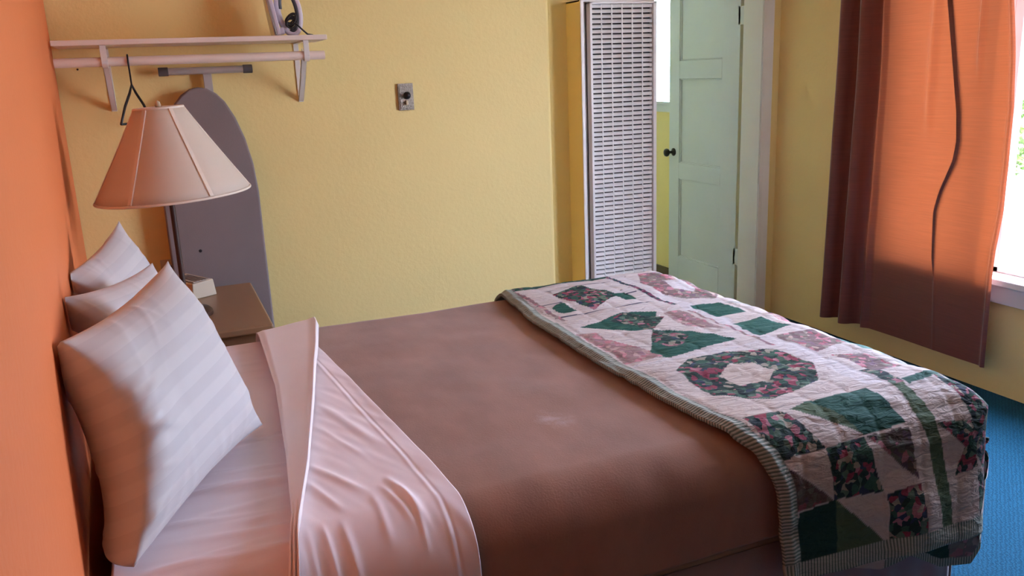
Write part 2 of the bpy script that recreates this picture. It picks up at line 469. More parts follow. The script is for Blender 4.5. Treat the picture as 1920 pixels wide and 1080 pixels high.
# window wall with openings for room window and bathroom window
WY0, WY1, WZ0, WZ1 = 1.22, 3.07, 0.50, 2.22
BW0, BW1, BZ0, BZ1 = 4.90, 5.70, 1.20, 2.10
T = 0.16
mb = MB()
for (a, b, c, d) in [(YN, WY0, 0, ZC), (WY0, WY1, 0, WZ0), (WY0, WY1, WZ1, ZC), (WY1, BW0, 0, ZC),
                     (BW0, BW1, 0, BZ0), (BW0, BW1, BZ1, ZC), (BW1, BY1, 0, ZC)]:
    mb.box((XF, a, c), (XF + T, b, d))
struct('wall_right', mb, M['yellow'])
mb = MB().box((HX1 - 1.5, BY1, 0), (XF + T, BY1 + 0.12, ZC))
struct('wall_bath_back', mb, M['bath_paint'])
struct('wall_bath_left', MB().box((HX1 - 1.62, YR + 0.12, 0), (HX1 - 1.5, BY1, ZC)), M['bath_paint'])
struct('baseboard_bath', MB().box((XF - 0.018, YB + 0.16, 0), (XF, BY1, 0.055)).box((HX1 - 1.5, BY1 - 0.018, 0), (XF, BY1, 0.055)), M['bath_base'], bevel=0.003)

# doorway casing + jamb (right side and head), white
mb = MB()
mb.box((DJ - 0.012, YB - 0.02, 0), (DJ + 0.065, YB, 2.10))
mb.box((DJ - 0.012, YB - 0.028, 0), (DJ + 0.012, YB - 0.02, 2.06))
mb.box((DJ - 0.014, YB - 0.02, 0), (DJ, YB + 0.145, 2.03))
mb.box((HX1 + .01, YB, 2.01), (DJ, YB + .02, 2.08))
struct('trim_1', mb, M['white_paint'], bevel=0.003)

# room window: frame, sashes, pane, sill and apron
mb = MB()
fx0, fx1 = XF + 0.0, XF + 0.13
mb.box((XF, WY1 - 0.03, WZ0), (XF + T, WY1, WZ1)).box((XF, WY0, WZ0), (XF + T, WY0 + 0.03, WZ1)).box((XF, WY0, WZ1 - 0.03), (XF + T, WY1, WZ1))
mb.box((XF + 0.0, WY0, WZ0 - 0.0), (XF + T + 0.03, WY1, WZ0 + 0.025))
win = struct('window_1', mb, M['white_paint'], bevel=0.003)
mb = MB()
ys = [WY0 + 0.03, 1.86, 2.515, WY1 - 0.03]
for i in range(3):
    a, b = ys[i], ys[i + 1]
    for (y0, y1, z0, z1) in [(a, a + .040, WZ0 + .025, WZ1 - .03), (b - .040, b, WZ0 + .025, WZ1 - .03), (a, b, WZ0 + .025, WZ0 + .05), (a, b, WZ1 - .08, WZ1 - .03)]:
        mb.box((fx0 + .03, y0, z0), (fx0 + .075, y1, z1))
mb.build('sash', M['white_paint'], win, bevel=0.003)
mb = MB()
for i in range(3):
    mb.box((fx0 + .05, ys[i] + .036, WZ0 + .045), (fx0 + .054, ys[i + 1] - .036, WZ1 - .075))
mb.build('pane', M['glass'], win)
MB().box((XF - 0.055, WY0 - 0.06, WZ0 - 0.012), (XF + 0.04, WY1 + 0.06, WZ0 + 0.018)).build('sill', M['white_paint'], win, bevel=0.006)
MB().box((XF - 0.02, WY0 - 0.04, WZ0 - 0.095), (XF, WY1 + 0.04, WZ0 - 0.012)).build('apron', M['white_paint'], win, bevel=0.003)

# bathroom window
mb = MB()
mb.box((XF - 0.012, BW0 - .06, BZ0 - .065), (XF + .02, BW1 + .06, BZ0)).box((XF - .012, BW0 - .06, BZ0), (XF + .02, BW0 + .012, BZ1 + .06)).box((XF - .012, BW1 - .012, BZ0), (XF + .02, BW1 + .06, BZ1 + .06)).box((XF - .012, BW0, BZ1 - .012), (XF + .02, BW1, BZ1 + .06))
mb.box((XF - .03, BW0 - .07, BZ0 - .012), (XF + .1, BW1 + .07, BZ0 + .006))
w2 = struct('window_2', mb, M['door_paint'], bevel=0.003)
MB().box((XF + .06, BW0, BZ0), (XF + .065, BW1, BZ1)).build('pane', M['frosted'], w2)
mb = MB()
for (y0, y1, z0, z1) in [(BW0, BW0 + .03, BZ0, BZ1), (BW1 - .03, BW1, BZ0, BZ1), (BW0, BW1, BZ0, BZ0 + .012), (BW0, BW1, BZ1 - .03, BZ1)]:
    mb.box((XF + .045, y0, z0), (XF + .085, y1, z1))
mb.build('sash', M['white_paint'], w2)

# open bathroom door: four rails, two stiles, recessed panels
DY0, DY1, DX, DT = 4.140, 4.866, 3.165, 0.044
mb = MB()
st0, st1 = 0.115, 0.165
mb.box((DX, DY1 - st0, 0.01), (DX + DT, DY1, 2.02)); mb.box((DX, DY0, 0.01), (DX + DT, DY0 + st1, 2.02))
rails = [(0.01, 0.19), (0.715, 0.82), (1.355, 1.467), (1.90, 2.02)]
for a, b in rails: mb.box((DX, DY0 + st1, a), (DX + DT, DY1 - st0, b))
for (a, b) in [(0.19, .715), (.82, 1.355), (1.467, 1.90)]:
    mb.box((DX + 0.017, DY0 + st1, a), (DX + DT - 0.013, DY1 - st0, b))
    # small bevelled sticking around each panel
    for (y0, y1, z0, z1) in [(DY0 + st1, DY1 - st0, a, a + .008), (DY0 + st1, DY1 - st0, b - .008, b), (DY0 + st1, DY0 + st1 + .008, a, b), (DY1 - st0 - .008, DY1 - st0, a, b)]:
        mb.box((DX + 0.007, y0, z0), (DX + 0.018, y1, z1))
door = struct('door_1', mb, M['door_paint'], bevel=0.0025)
Rk = Matrix.Translation((DX, DY1 - 0.055, 0.885)) @ Matrix.Rotation(-PI / 2, 4, 'Y')
mb = MB().lathe([(0.0, 0.0), (0.026, 0.0), (0.026, 0.004), (0.018, 0.009), (0.009, 0.012), (0.008, 0.034), (0.014, 0.038), (0.024, 0.046), (0.027, 0.055), (0.024, 0.064), (0.014, 0.07), (0.0, 0.071)], 28, Rk)
mb.build('knob', M['metal_dark'], door, smooth=True)
mb = MB()
for zc in (0.30, 1.70):
    mb.box((DX + 0.0, DY0 - 0.075, zc - .05), (DX + 0.003, DY0 + 0.02, zc + .05))
    mb.tube([(DX - .004, DY0 - .04, zc - .05), (DX - .004, DY0 - .04, zc + .05)], .007, 10)
mb.build('hinge', M['door_paint'], door, bevel=0.001)

# ------------------------------------------------------------------ wall heater
h = thing('wall_heater', (0, 0, 0), 'tall white louvered wall heater beside the doorway', 'heater')
mb = MB()
HX0, HF = 2.020, 3.895
mb.box((HX0 + .001, HF + .005, 0.10), (HX0 + 0.020, HF + .03, 1.775))           # flange seen from the bed
mb.box((HX1 - 0.012, HF + .03, 0.10), (HX1, YR, 1.775)).box((HX0, HF + .015, 1.763), (HX1, YR, 1.775)).box((HX0, HF + .015, 0.10), (HX1, YR, 0.112))
mb.box((HX0 + 0.020, HF + .05, 0.112), (HX1 - .012, YR - .01, 1.763))
mb.build('casing', M['heater'], h, bevel=0.002)
MB().box((HX0, HF + .010, 0.10), (HX0 + .014, YR, 1.774)).build('side_panel', M['yellow'], h, bevel=0.002)
mb = MB(); gx0, gx1 = HX0 + .046, HX1 - .001
for (a, b, c, d) in [(gx0, gx0 + .013, .14, 1.762), (gx1 - .019, gx1, .14, 1.762), (gx0, gx1, 1.752, 1.762), (gx0, gx1, .14, .155)]:
    mb.box((a, HF - .008, c), (b, HF + .032, d))
mb.build('grille_frame', M['heater'], h, bevel=0.002)
MB().box((gx0 + .002, HF + .036, .15), (gx1 - .002, HF + .044, 1.758)).build('backing', M['heater_dark'], h)
mb = MB(); nrow, ncol = 66, 6
lx0, lx1 = gx0 + .013, gx1 - .019
cw = (lx1 - lx0) / ncol; rh = (1.751 - .157) / nrow
for i in range(nrow):
    for j in range(ncol):
        z0 = .157 + i * rh; a = lx0 + j * cw
        # pressed louvre: slanted, bulging lip with raised ends
        xs = [a, a + cw * .10, a + cw * .5, a + cw * .86, a + cw]
        lip = [0.0, .006, .011, .013, 0.0]
        vs = []
        for x, l in zip(xs, lip):
            vs += [(x, HF + .010 - l, z0 + rh * .24), (x, HF + .0085 - l, z0 + rh * .34), (x, HF + .008 - l * .35, z0 + rh * (.78 if l else .95)), (x, HF + .011, z0 + rh * .98)]
        fs = []
        for k in range(4):
            for q in range(3): fs.append((k*4+q, (k+1)*4+q, (k+1)*4+q+1, k*4+q+1))
        # narrow web between louvre columns
        mb.add(vs, fs)
    mb.add([], [])
for j in range(1, ncol):
    a = lx0 + j * cw
    mb.box((a - .0028, HF + .004, .157), (a + .0028, HF + .009, 1.751))
mb.build('louver_grille', M['heater'], h, smooth=False)

# ------------------------------------------------------------------ switch plate
s = thing('switch_plate', (1.10, YB, 1.353), 'small ornate pewter wall plate with a dark knob on yellow wall', 'wall plate')
mb = MB().box((-.036, -.012, -.06), (.036, 0, .06)).box((-.030, -.015, -.054), (.030, -.012, .054))
mb.build('plate', M['pewter'], s, bevel=0.003)
MB().lathe([(0, 0), (.017, 0), (.017, .006), (.012, .010), (.011, .022), (.0, .023)], 24, Matrix.Translation((0.004, -.014, .006)) @ Matrix.Rotation(PI / 2, 4, 'X')).build('knob', M['black'], s, smooth=True)
MB().box((-.005, -.027, -.036), (.006, -.012, -.016)).build('toggle', M['ivory'], s, bevel=0.002)

tag(MB().lathe([(0, 0), (.004, 0), (.004, .004), (0, .008)], 10, Matrix.Translation((-.239, YB, 1.525)) @ Matrix.Rotation(PI / 2, 4, 'X')).build('nail', M['wood_dark'], None), 'small rusty nail in yellow wall below the shelf', 'nail')

# ------------------------------------------------------------------ shelf, brackets, rod
sh = thing('wall_shelf', (0.2, YB, 1.61), 'pinkish white wall shelf on metal brackets above the ironing board', 'shelf')
MB().box((-.299 - .2, -.28, -.006), (.71 - .2, 0, .014)).build('shelf_board', M['shelf_paint'], sh, bevel=0.003)
def bracket(x):
    mb = MB(); w = .011
    mb.box((x - w, -.005, -.255), (x + w, 0, -.006))                     # wall leg
    mb.box((x - w, -.262, -.011), (x + w, 0, -.006))                     # shelf leg
    # curved diagonal strut, channel shaped
    pts = []
    for k in range(13):
        t = k / 12
        y = -.006 - .214 * t ** 1.02; z = -.252 + .205 * t ** 1.10
        pts.append((y, z))
    poly = [(p[0], p[1]) for p in pts] + [(p[0] + .010, p[1] + .012) for p in pts[::-1]]
    for dx in (-w, w - .004):
        mb.prism(poly, x + dx, x + dx + .004, axis='x')
    mb.prism([(p[0], p[1]) for p in pts] + [(p[0] + .003, p[1] + .003) for p in pts[::-1]], x - w, x + w, axis='x')
    # rod hook
    ring = [( -.24 + .023 * math.cos(a), -.066 + .023 * math.sin(a)) for a in np.linspace(PI * .95, PI * 2.15, 12)]
    ring2 = [( -.24 + .019 * math.cos(a), -.066 + .019 * math.sin(a)) for a in np.linspace(PI * 2.15, PI * .95, 12)]
    mb.prism(ring + ring2, x - w, x + w, axis='x')
    mb.box((x - w, -.264, -.066), (x + w, -.258, -.006))
    return mb
bracket(.625 - .2).build('bracket', M['white_paint'], sh, bevel=0.0015)
bracket(-.128 - .2).build('bracket', M['white_paint'], sh, bevel=0.0015)
tag(MB().tube([(-.300, YB - .24, 1.5445), (.70, YB - .24, 1.5445)], .0175, 20).build('closet_rod', M['shelf_paint'], None, smooth=False, bevel=0.001),
    'pinkish white clothes rod held under the wall shelf', 'clothes rod')

# coat hanger
hg = MB()
hx, hy = -.047, YB - .24
hook = [(hx - .003, hy + .022, 1.549)] + [(hx, hy + .0215 * math.cos(a), 1.5465 + .0215 * math.sin(a)) for a in np.linspace(0.1, PI * 1.0, 12)] + [(hx, hy - .0205, 1.535), (hx, hy - .012, 1.515), (hx, hy, 1.495), (hx, hy, 1.458)]
hg.tube(hook, .0032, 8)
A = Vector((hx, hy, 1.458)); E1 = Vector((hx - .052, hy - .19, 1.318)); E2 = Vector((hx + .052, hy + .19, 1.318))
hg.tube([A, A.lerp(E1, .2) + Vector((0, 0, -.004)), A.lerp(E1, .6) + Vector((0, 0, .006)), E1], [.0035, .005, .005, .0045], 8)
hg.tube([A, A.lerp(E2, .2) + Vector((0, 0, -.004)), A.lerp(E2, .6) + Vector((0, 0, .006)), E2], [.0035, .005, .005, .0045], 8)
hg.tube([E1, E1.lerp(E2, .5) + Vector((0, 0, -.006)), E2], .004, 8)
tag(hg.build('coat_hanger', M['black'], None, smooth=True), 'black wire coat hanger hanging from the clothes rod', 'hanger')

# ------------------------------------------------------------------ clothes iron on the shelf, standing on its heel
ir = thing('clothes_iron', (.578, YB - .14, 1.624), 'pale lilac clothes iron standing on its heel at the shelf end', 'iron')
IRM = Matrix.Rotation(math.radians(-8), 4, 'Y')
mb = MB()   # soleplate (vertical) on the left
sole = []
for t in np.linspace(0, 1, 14): sole.append((-.055 * (1 - t ** 2.4) , .012 + .225 * t))
poly = [(p[0], p[1]) for p in sole] + [(-p[0], p[1]) for p in sole[::-1][1:]]
mb.prism(poly, -.062, -.052, axis='x', M=IRM)
mb.build('soleplate', M['steel'], ir, bevel=0.002)
mb = MB()
poly2 = [(p[0] * .93, p[1] * .97) for p in poly]
mb.prism(poly2, -.052, -.034, axis='x', M=IRM)
mb.box((-.05, -.040, 0.012), (-.016, .040, .040), M=IRM)
mb.build('body', M['iron_white'], ir, bevel=0.006, seg=3)
mb = MB()   # looped handle: closed ring in the x-z plane
loop = [(.024 + .043 * math.cos(a), 0, .100 + .092 * math.sin(a)) for a in np.linspace(0, 2 * PI, 33)]
mb.tube([IRM @ Vector(p) for p in loop], .0125, 14, cap=False)
mb.build('handle', M['iron_white'], ir, smooth=True)
mb = MB()
loop = [(.024 + .034 * math.cos(a), -.003, .100 + .080 * math.sin(a)) for a in np.linspace(-PI * .62, PI * .95, 25)]
mb.tube([IRM @ Vector(p) for p in loop], .0095, 12)
mb.build('grip', M['iron_grip'], ir, smooth=True)
mb = MB()
pts = []
for k in range(70):
    a = k * .42
    pts.append((.012 + .021 * math.cos(a) , -.024 - .010 * math.sin(k * .17), .048 + .020 * math.sin(a * 1.03) + .0004 * k))
pts += [(.03, -.034, .05), (.05, -.03, .03), (.075, -.022, .008), (.10, .0, .005), (.085, .05, .005)]
mb.tube(pts, .0036, 7)
mb.build('cord', M['black'], ir, smooth=True)

# ------------------------------------------------------------------ ironing board leaning on the far wall
ib = thing('ironing_board', (.20, YB - .055, 0), 'grey ironing board standing upright against yellow wall behind the nightstand', 'ironing board')
out = []
zt = 1.436
side = [(.0, zt), (.035, zt - .006), (.07, zt - .028), (.10, zt - .062), (.135, zt - .13), (.165, zt - .22), (.187, zt - .33), (.196, zt - .45), (.197, .12), (.19, .06), (.17, .035)]
# the right flank is fuller, the left comes off the nose a little higher
R_ = [(x, z) for x, z in side]; L_ = [(-x, z) for x, z in side]
poly = R_ + L_[::-1][:-1]
mb = MB(); mb.prism(poly, -.016, .014, axis='y')
cov = mb.build('cover', M['board_cover'], ib, bevel=0.010, seg=3)
cov.location = (.0, 0, 0)
mb = MB()
mb.box((.028, .018, 1.15), (.062, .034, 1.515)); mb.box((-.10, .018, .25), (-.075, .034, 1.20)); mb.box((.10, .018, .05), (.125, .034, 1.16))
mb.tube([(-.13, .02, .03), (.13, .02, .03)], .012, 12)
mb.box((-.12, .014, .08), (.12, .02, 1.2))
mb.build('folded_leg', M['leg_metal'], ib, bevel=0.002)
MB().tube([(-.125, .015, 1.503), (.21, .015, 1.503)], .0145, 16).build('foot_bar', M['leg_metal'], ib, smooth=False, bevel=0.001)
for a, b in ((-.143, -.105), (.19, .228)):
    MB().tube([(a, .015, 1.503), (a + .004, .015, 1.503), (b, .015, 1.503)], .0175, 16).build('end_cap', M['grey_rubber'], ib, bevel=0.002)
mb = MB()   # scorch mark on the cover
mb.lathe([(0, 0), (.007, 0), (.003, .0008), (0, .0008)], 9, Matrix.Translation((-.075, -.0165, .755)) @ Matrix.Rotation(PI / 2, 4, 'X'))
mb.build('scorch_mark', M['black'], ib)

# ------------------------------------------------------------------ nightstand
NZ = .65
ns = thing('nightstand', (0.0, 3.215, 0), 'brown wooden nightstand between the bed and the far wall', 'nightstand')
mb = MB(); mb.box((-.258, -.345, NZ - .028), (.295, .345, NZ))
mb.build('top', M['wood_top'], ns, bevel=0.008, seg=3)
MB().box((-.255, -.325, .06), (.270, .325, NZ - .028)).build('body', M['wood_top'], ns, bevel=0.003)
MB().box((.270, -.275, .38), (.286, .275, .60)).build('drawer', M['wood_top'], ns, bevel=0.004)
MB().box((.270, -.275, .10), (.286, .275, .36)).build('door', M['wood_top'], ns, bevel=0.004)
mb = MB(); mb.box((-.25, -.28, 0), (.25, .28, .06)); mb.build('plinth', M['wood_dark'], ns)

# clock radio
ck = thing('clock_radio', (.062, 3.475, NZ), 'beige clock radio with dark vents on the nightstand', 'clock radio', rz=math.radians(118))
mb = MB(); mb.prism([(-.052, 0), (.052, 0), (.047, .062), (-.043, .066)], -.095, .095, axis='x')
mb.build('case', M['clock'], ck, bevel=0.005)
MB().box((-.088, -.036, .0645), (.088, .038, .0668)).build('top_panel', M['clock_grey'], ck, bevel=0.001)
mb = MB()
for k in range(4): mb.box((-.08, -.022 + k * .013, .0664), (.055, -.0175 + k * .013, .0676))
mb.build('vent', M['black'], ck)

# outlet on the wall
ol = thing('wall_outlet', (-.006, YB, .665), 'ivory wall outlet low on yellow wall beside the ironing board', 'outlet')
MB().box((-.035, -.007, -.057), (.035, 0, .057)).build('plate', M['ivory'], ol, bevel=0.003)
mb = MB()
for dz in (-.02, .02): mb.lathe([(0, 0), (.012, 0), (.012, .002), (0, .002)], 16, Matrix.Translation((0, -.007, dz)) @ Matrix.Rotation(PI / 2, 4, 'X'))
mb.build('socket', M['wood_dark'], ol)

# ------------------------------------------------------------------ table lamp
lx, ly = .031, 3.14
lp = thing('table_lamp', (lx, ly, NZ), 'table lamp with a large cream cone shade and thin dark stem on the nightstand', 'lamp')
mb = MB().lathe([(0, 0), (.088, 0), (.088, .014), (.078, .024), (.03, .032), (.018, .05), (.0, .05)], 36)  # base widened, its dark wood stands in for shadow on the nightstand top
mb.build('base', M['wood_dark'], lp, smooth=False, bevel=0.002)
MB().tube([(0, 0, .03), (0, 0, .45)], .0095, 16).build('stem', M['wood_dark'], lp)
mb = MB(); mb.tube([(0, 0, .45), (0, 0, .52)], .016, 16)
mb.build('socket', M['metal_dark'], lp)
harp = [(.0, 0, .47), (.045, 0, .52), (.058, 0, .60), (.04, 0, .70), (0, 0, .727), (-.04, 0, .70), (-.058, 0, .60), (-.045, 0, .52), (0, 0, .47)]
MB().tube(harp, .0022, 6).build('harp', M['metal_dark'], lp, smooth=True)
MB().lathe([(0, .727), (.007, .727), (.010, .735), (.007, .748), (0, .752)], 16).build('finial', M['ivory'], lp, smooth=True)
TILT = Matrix.Translation((0, 0, .727)) @ Matrix.Rotation(math.radians(-2.5), 4, 'Y') @ Matrix.Rotation(math.radians(0), 4, 'X') @ Matrix.Translation((0, 0, -.727))
rt, rb, zt_, zb = .078, .252, .727, .435
n = 96; vs = []; fs = []
mb = MB()
prof = []
for k in range(9):
    t = k / 8
    prof.append((rt + (rb - rt) * (t ** 1.04), zt_ + (zb - zt_) * t))
prof2 = [(r - .0025, z) for r, z in prof[::-1]]
mb.lathe(prof + prof2, n, TILT, close=True)
shd = mb.build('shade', M['shade'], lp, smooth=True)
for (r, z, nm) in ((rt, zt_, 'top_trim'), (rb, zb, 'bottom_trim')):
    MB().tube([TILT @ Vector((r * math.cos(a), r * math.sin(a), z)) for a in np.linspace(0, 2 * PI, 73)], .0045, 8, cap=False).build(nm, M['shade_trim'], shd, smooth=True)
mb = MB()
for k in range(6):   # six stitched seams, each a flat ribbon standing off the cone
    a0 = math.radians(-64) + k * PI / 3
    rows = []
    for t in np.linspace(0.01, .985, 14):
        r = rt + (rb - rt) * t ** 1.04; z = zt_ + (zb - zt_) * t
        w = .008
        rows.append([TILT @ Vector(((r + h_) * math.cos(a0 + s_ * w / r), (r + h_) * math.sin(a0 + s_ * w / r), z + h_ * .6)) for s_, h_ in ((-1, .0005), (-.75, .003), (.75, .003), (1, .0005))])
    vs = [p for r_ in rows for p in r_]; fs = []
    for i in range(len(rows) - 1):
        for q in range(3): fs.append((i*4+q, i*4+q+1, (i+1)*4+q+1, (i+1)*4+q))
    mb.add(vs, fs)
mb.build('seam', M['shade_trim'], shd)
mb = MB()
for k in range(3):
    a = k * 2 * PI / 3 + .3
    mb.tube([TILT @ Vector((0, 0, zt_)), TILT @ Vector((rt * math.cos(a), rt * math.sin(a), zt_))], .0016, 6)
mb.build('spider', M['metal_dark'], shd)

# ------------------------------------------------------------------ bed
YC, HW, RR, ZM = 2.08, .715, .08, .635      # mattress centre line, half width, corner radius, top
XB = 1.735                                   # foot end
bed = thing('bed', (0.75, YC, 0), 'double bed with mattress and box spring standing against the orange wall', 'bed')
def rbox(a, b, r, seg=4):
    return MB().box(a, b)
BX, BYc = .75, YC
MB().box((-.17 - BX, -HW + .012, .40), (XB - .014 - BX, HW - .012, ZM - .012)).build('mattress', M['spring'], bed, bevel=0.085, seg=5)
MB().box((-.17 - BX, -HW + .004, .20), (XB - .01 - BX, HW - .004, .40)).build('box_spring', M['spring'], bed, bevel=0.02, seg=3)
mb = MB()
nx = 160
for side_ in (-1, 1):
    vs = []; fs = []
    for i in range(nx + 1):
        x = -.16 - BX + (XB + .16) * i / nx
        w = .004 * math.sin(i * .9) + .003 * math.sin(i * .37)
        vs += [(x, side_ * (HW - .002), .392), (x, side_ * (HW + .003 + w * .6), .22), (x, side_ * (HW + .008 + w * 1.4), .015)]
    for i in range(nx):
        for q in range(2): fs.append((i*3+q, (i+1)*3+q, (i+1)*3+q+1, i*3+q+1))
    mb.add(vs, fs)
vs = []; fs = []
for i in range(81):
    y = -HW - .01 + (2 * HW + .02) * i / 80; w = .004 * math.sin(i * .9)
    vs += [(XB - .004 - BX, y, .392), (XB + .002 + w - BX, y, .015)]
for i in range(80): fs.append((i*2, i*2+2, i*2+3, i*2+1))
mb.add(vs, fs)
mb.build('bed_skirt', M['skirt'], bed, smooth=True, solid=0.003)
for (x, y) in ((-.08, -.62), (-.08, .62), (1.66, -.62), (1.66, .62)):
    MB().box((x - BX - .025, y - .025, 0), (x - BX + .025, y + .025, .20)).build('leg', M['wood_dark'], bed, bevel=0.004)

def bend(e, r):
    """arc-length e past the tangent point -> horizontal, drop"""
    q = r * PI / 2
    ec = np.clip(e, 0, q)
    h = np.where(e < 0, e, r * np.sin(ec / r))
    v = np.where(e < 0, 0, r * (1 - np.cos(ec / r))) + np.where(e > q, e - q, 0)
    return h, v
def drape(x, s, off, flare=0.0, foot=True, xe=XB):
    """flat cloth coordinates (x along the bed, s across from the centre line) -> 3D"""
    r = RR + off
    hs, vs = bend(np.abs(s) - (HW - RR), r)
    hx, vx = bend(x - (xe - RR), r)
    if not foot: hx, vx = x - (xe - RR), np.zeros_like(x)
    hxp = np.maximum(hx, 0); hsp = np.maximum(hs, 0)
    nrm = (hxp ** 4 + hsp ** 4) ** .25
    k = np.where(nrm > r, r / np.maximum(nrm, 1e-6), 1.0)
    if foot:
        hx = np.where(hx > 0, hx * k, hx); hs = np.where(hs > 0, hs * k, hs)
    v = (vx ** 5 + vs ** 5) ** 0.2
    d = np.maximum(v - r, 0)
    sg = np.sign(s)
    outx = np.where(vx > 0, vx / np.maximum(vx + vs, 1e-6), 0); outs = np.where(vs > 0, vs / np.maximum(vx + vs, 1e-6), 0)
    X = xe - RR + hx + flare * .15 * d * outx
    Y = YC + sg * (HW - RR + hs + flare * d * outs)
    Z = ZM + off - v
    return np.stack([X, Y, Z], 2)
def normals(P):
    du = np.gradient(P, axis=0); dv = np.gradient(P, axis=1)
    n = np.cross(du, dv); n /= np.maximum(np.linalg.norm(n, axis=2, keepdims=True), 1e-9)
    return n
def displaced(P, h):
    n = normals(P)
    if n[..., 2].mean() < 0: n = -n
    return P + n * h[..., None]

# fitted sheet over the head part of the mattress
u, v = np.meshgrid(np.linspace(-.165, .60, 150), np.linspace(-.95, .95, 300), indexing='ij')
P = drape(u, v, .004, foot=False)
wr = np.zeros_like(u)
for k in range(26):
    s0 = RNG.uniform(-.72, -.1); sl = RNG.uniform(-.25, .25); x1 = RNG.uniform(-.1, .3); a = RNG.uniform(.003, .008)
    d = (v - s0 - sl * (u - .1)) / RNG.uniform(.006, .013)
    wr += a * np.exp(-d * d) * np.exp(-((u - x1) / .16) ** 2)
wr += .0015 * vn(u * 9, v * 30)
P = displaced(P, np.maximum(wr, 0) * (1 - smooth(.19, .25, u)))
tag(grid_mesh('fitted_sheet', P, M['sheet'], solid=0.002), 'pale pink fitted sheet on the mattress under the pillows', 'sheet')

# brown blanket
def interp(s, pts):
    a = np.array(sorted(pts)); return np.interp(s, a[:, 0], a[:, 1])
BH = [(-1.0, .468), (-.85, .462), (-.75, .458), (-.65, .455), (-.45, .446), (-.1, .418), (.1, .405), (.43, .378), (.65, .36), (1.0, .35)]
t, v = np.meshgrid(np.linspace(0, 1, 190), np.linspace(-.925, .90, 330), indexing='ij')
xs_ = .25; xf_ = 1.775
u = xs_ + t * (xf_ - xs_)
vv = np.where(v < -.75, -.75 + (v + .75) * (1 + .0 * u), v)
P = drape(u, vv, .020, foot=True)
hh = .0025 * vn(u * 5, v * 5) + .0012 * vn(u * 14 + 3, v * 14)
hang = smooth(-.72, -.9, v)
hh += hang * .5 * (.006 * np.sin(u * 9 + 1) + .004 * vn(u * 6, v * 2))
P = displaced(P, np.maximum(hh, -.004))
tag(grid_mesh('blanket', P, M['blanket'], solid=0.006), 'brown fleece blanket spread over the middle of the bed', 'blanket')

# top sheet turned over the blanket, with a loose folded flap
L1 = [(-1.0, .06), (-.85, .095), (-.747, .115), (-.6, .144), (-.335, .173), (.117, .211), (.45, .222), (.6, .226), (.8, .225), (1.0, .225)]
L2 = [(-1.0, .115), (-.85, .125), (-.75, .133), (-.675, .146), (-.55, .175), (-.41, .210), (-.05, .286), (.2, .335), (.382, .374), (.609, .417), (.8, .43), (1.0, .435)]
ts = thing('top_sheet', (0, 0, 0), 'pink top sheet turned down over the brown blanket in a slanting fold', 'sheet')
t, v = np.meshgrid(np.linspace(0, 1, 150), np.linspace(-.98, .95, 420), indexing='ij')
xa = interp(v, L1) + .004; xb = interp(v, BH)
xb = np.maximum(xb, xa + .02)
u = xa + t * (xb - xa)
P = drape(u, v, .0295, foot=False)
wr = np.zeros_like(u)
# pulls running from the fold down towards the near edge
for (x0, s0, x1, s1, a, w) in [(.21, -.40, .29, -.56, .006, .012), (.19, -.46, .235, -.62, .005, .010), (.30, -.08, .37, -.36, .006, .016), (.27, -.22, .33, -.42, .003, .010),
                               (.345, -.53, .375, -.70, .009, .011), (.325, -.56, .35, -.70, .006, .009), (.36, -.58, .365, -.74, .005, .008), (.30, -.58, .30, -.72, .004, .010),
                               (.16, -.66, .165, -.82, .006, .009), (.19, -.66, .20, -.80, .006, .008), (.225, -.66, .235, -.79, .005, .010), (.145, -.70, .15, -.86, .005, .008), (.40, .1, .43, -.3, .003, .014)]:
    dx, ds = x1 - x0, s1 - s0; L = math.hypot(dx, ds)
    al = ((u - x0) * dx + (v - s0) * ds) / L / L; pe = ((u - x0) * ds - (v - s0) * dx) / L
    wr += .62 * a * np.exp(-(pe / (.85 * w)) ** 2) * smooth(-.15, .25, al) * (1 - smooth(.7, 1.2, al))
wr += .0012 * vn(u * 20, v * 8) + .0008 * vn(u * 50 + v * 20, v * 10)
edge = (xb - u)
wr += .0010 * np.exp(-((edge - .046) / .004) ** 2)           # hem ridge
wr -= .0010 * np.exp(-((edge - .037) / .003) ** 2)
P = displaced(P, wr)
grid_mesh('sheet_body', P, M['sheet'], ts, solid=0.002)
t, v = np.meshgrid(np.linspace(0, 1, 60), np.linspace(-.90, .93, 420), indexing='ij')
xa = interp(v, L1); xb = interp(v, L2)
u = xa + t * (xb - xa)
P = drape(u, v, .0375, foot=False)
wd = (xb - xa)
lift = .016 * np.sin(np.clip(t, 0, 1) * PI * .5) ** 2 + .006 * smooth(.8, 1.0, t)
lift = lift * (.55 + .45 * smooth(.0, .1, wd)) + .0012 * vn(u * 12, v * 9)
lift -= .020 * smooth(.965, 1.0, t) + .004 * (1 - smooth(0, .12, t))
lift += smooth(-.5, -.75, v) * .006 * np.sin(t * PI * 5) * smooth(0, .2, t)
P = displaced(P, lift)
grid_mesh('turned_back_flap', P, M['sheet_white'], ts, solid=0.002)

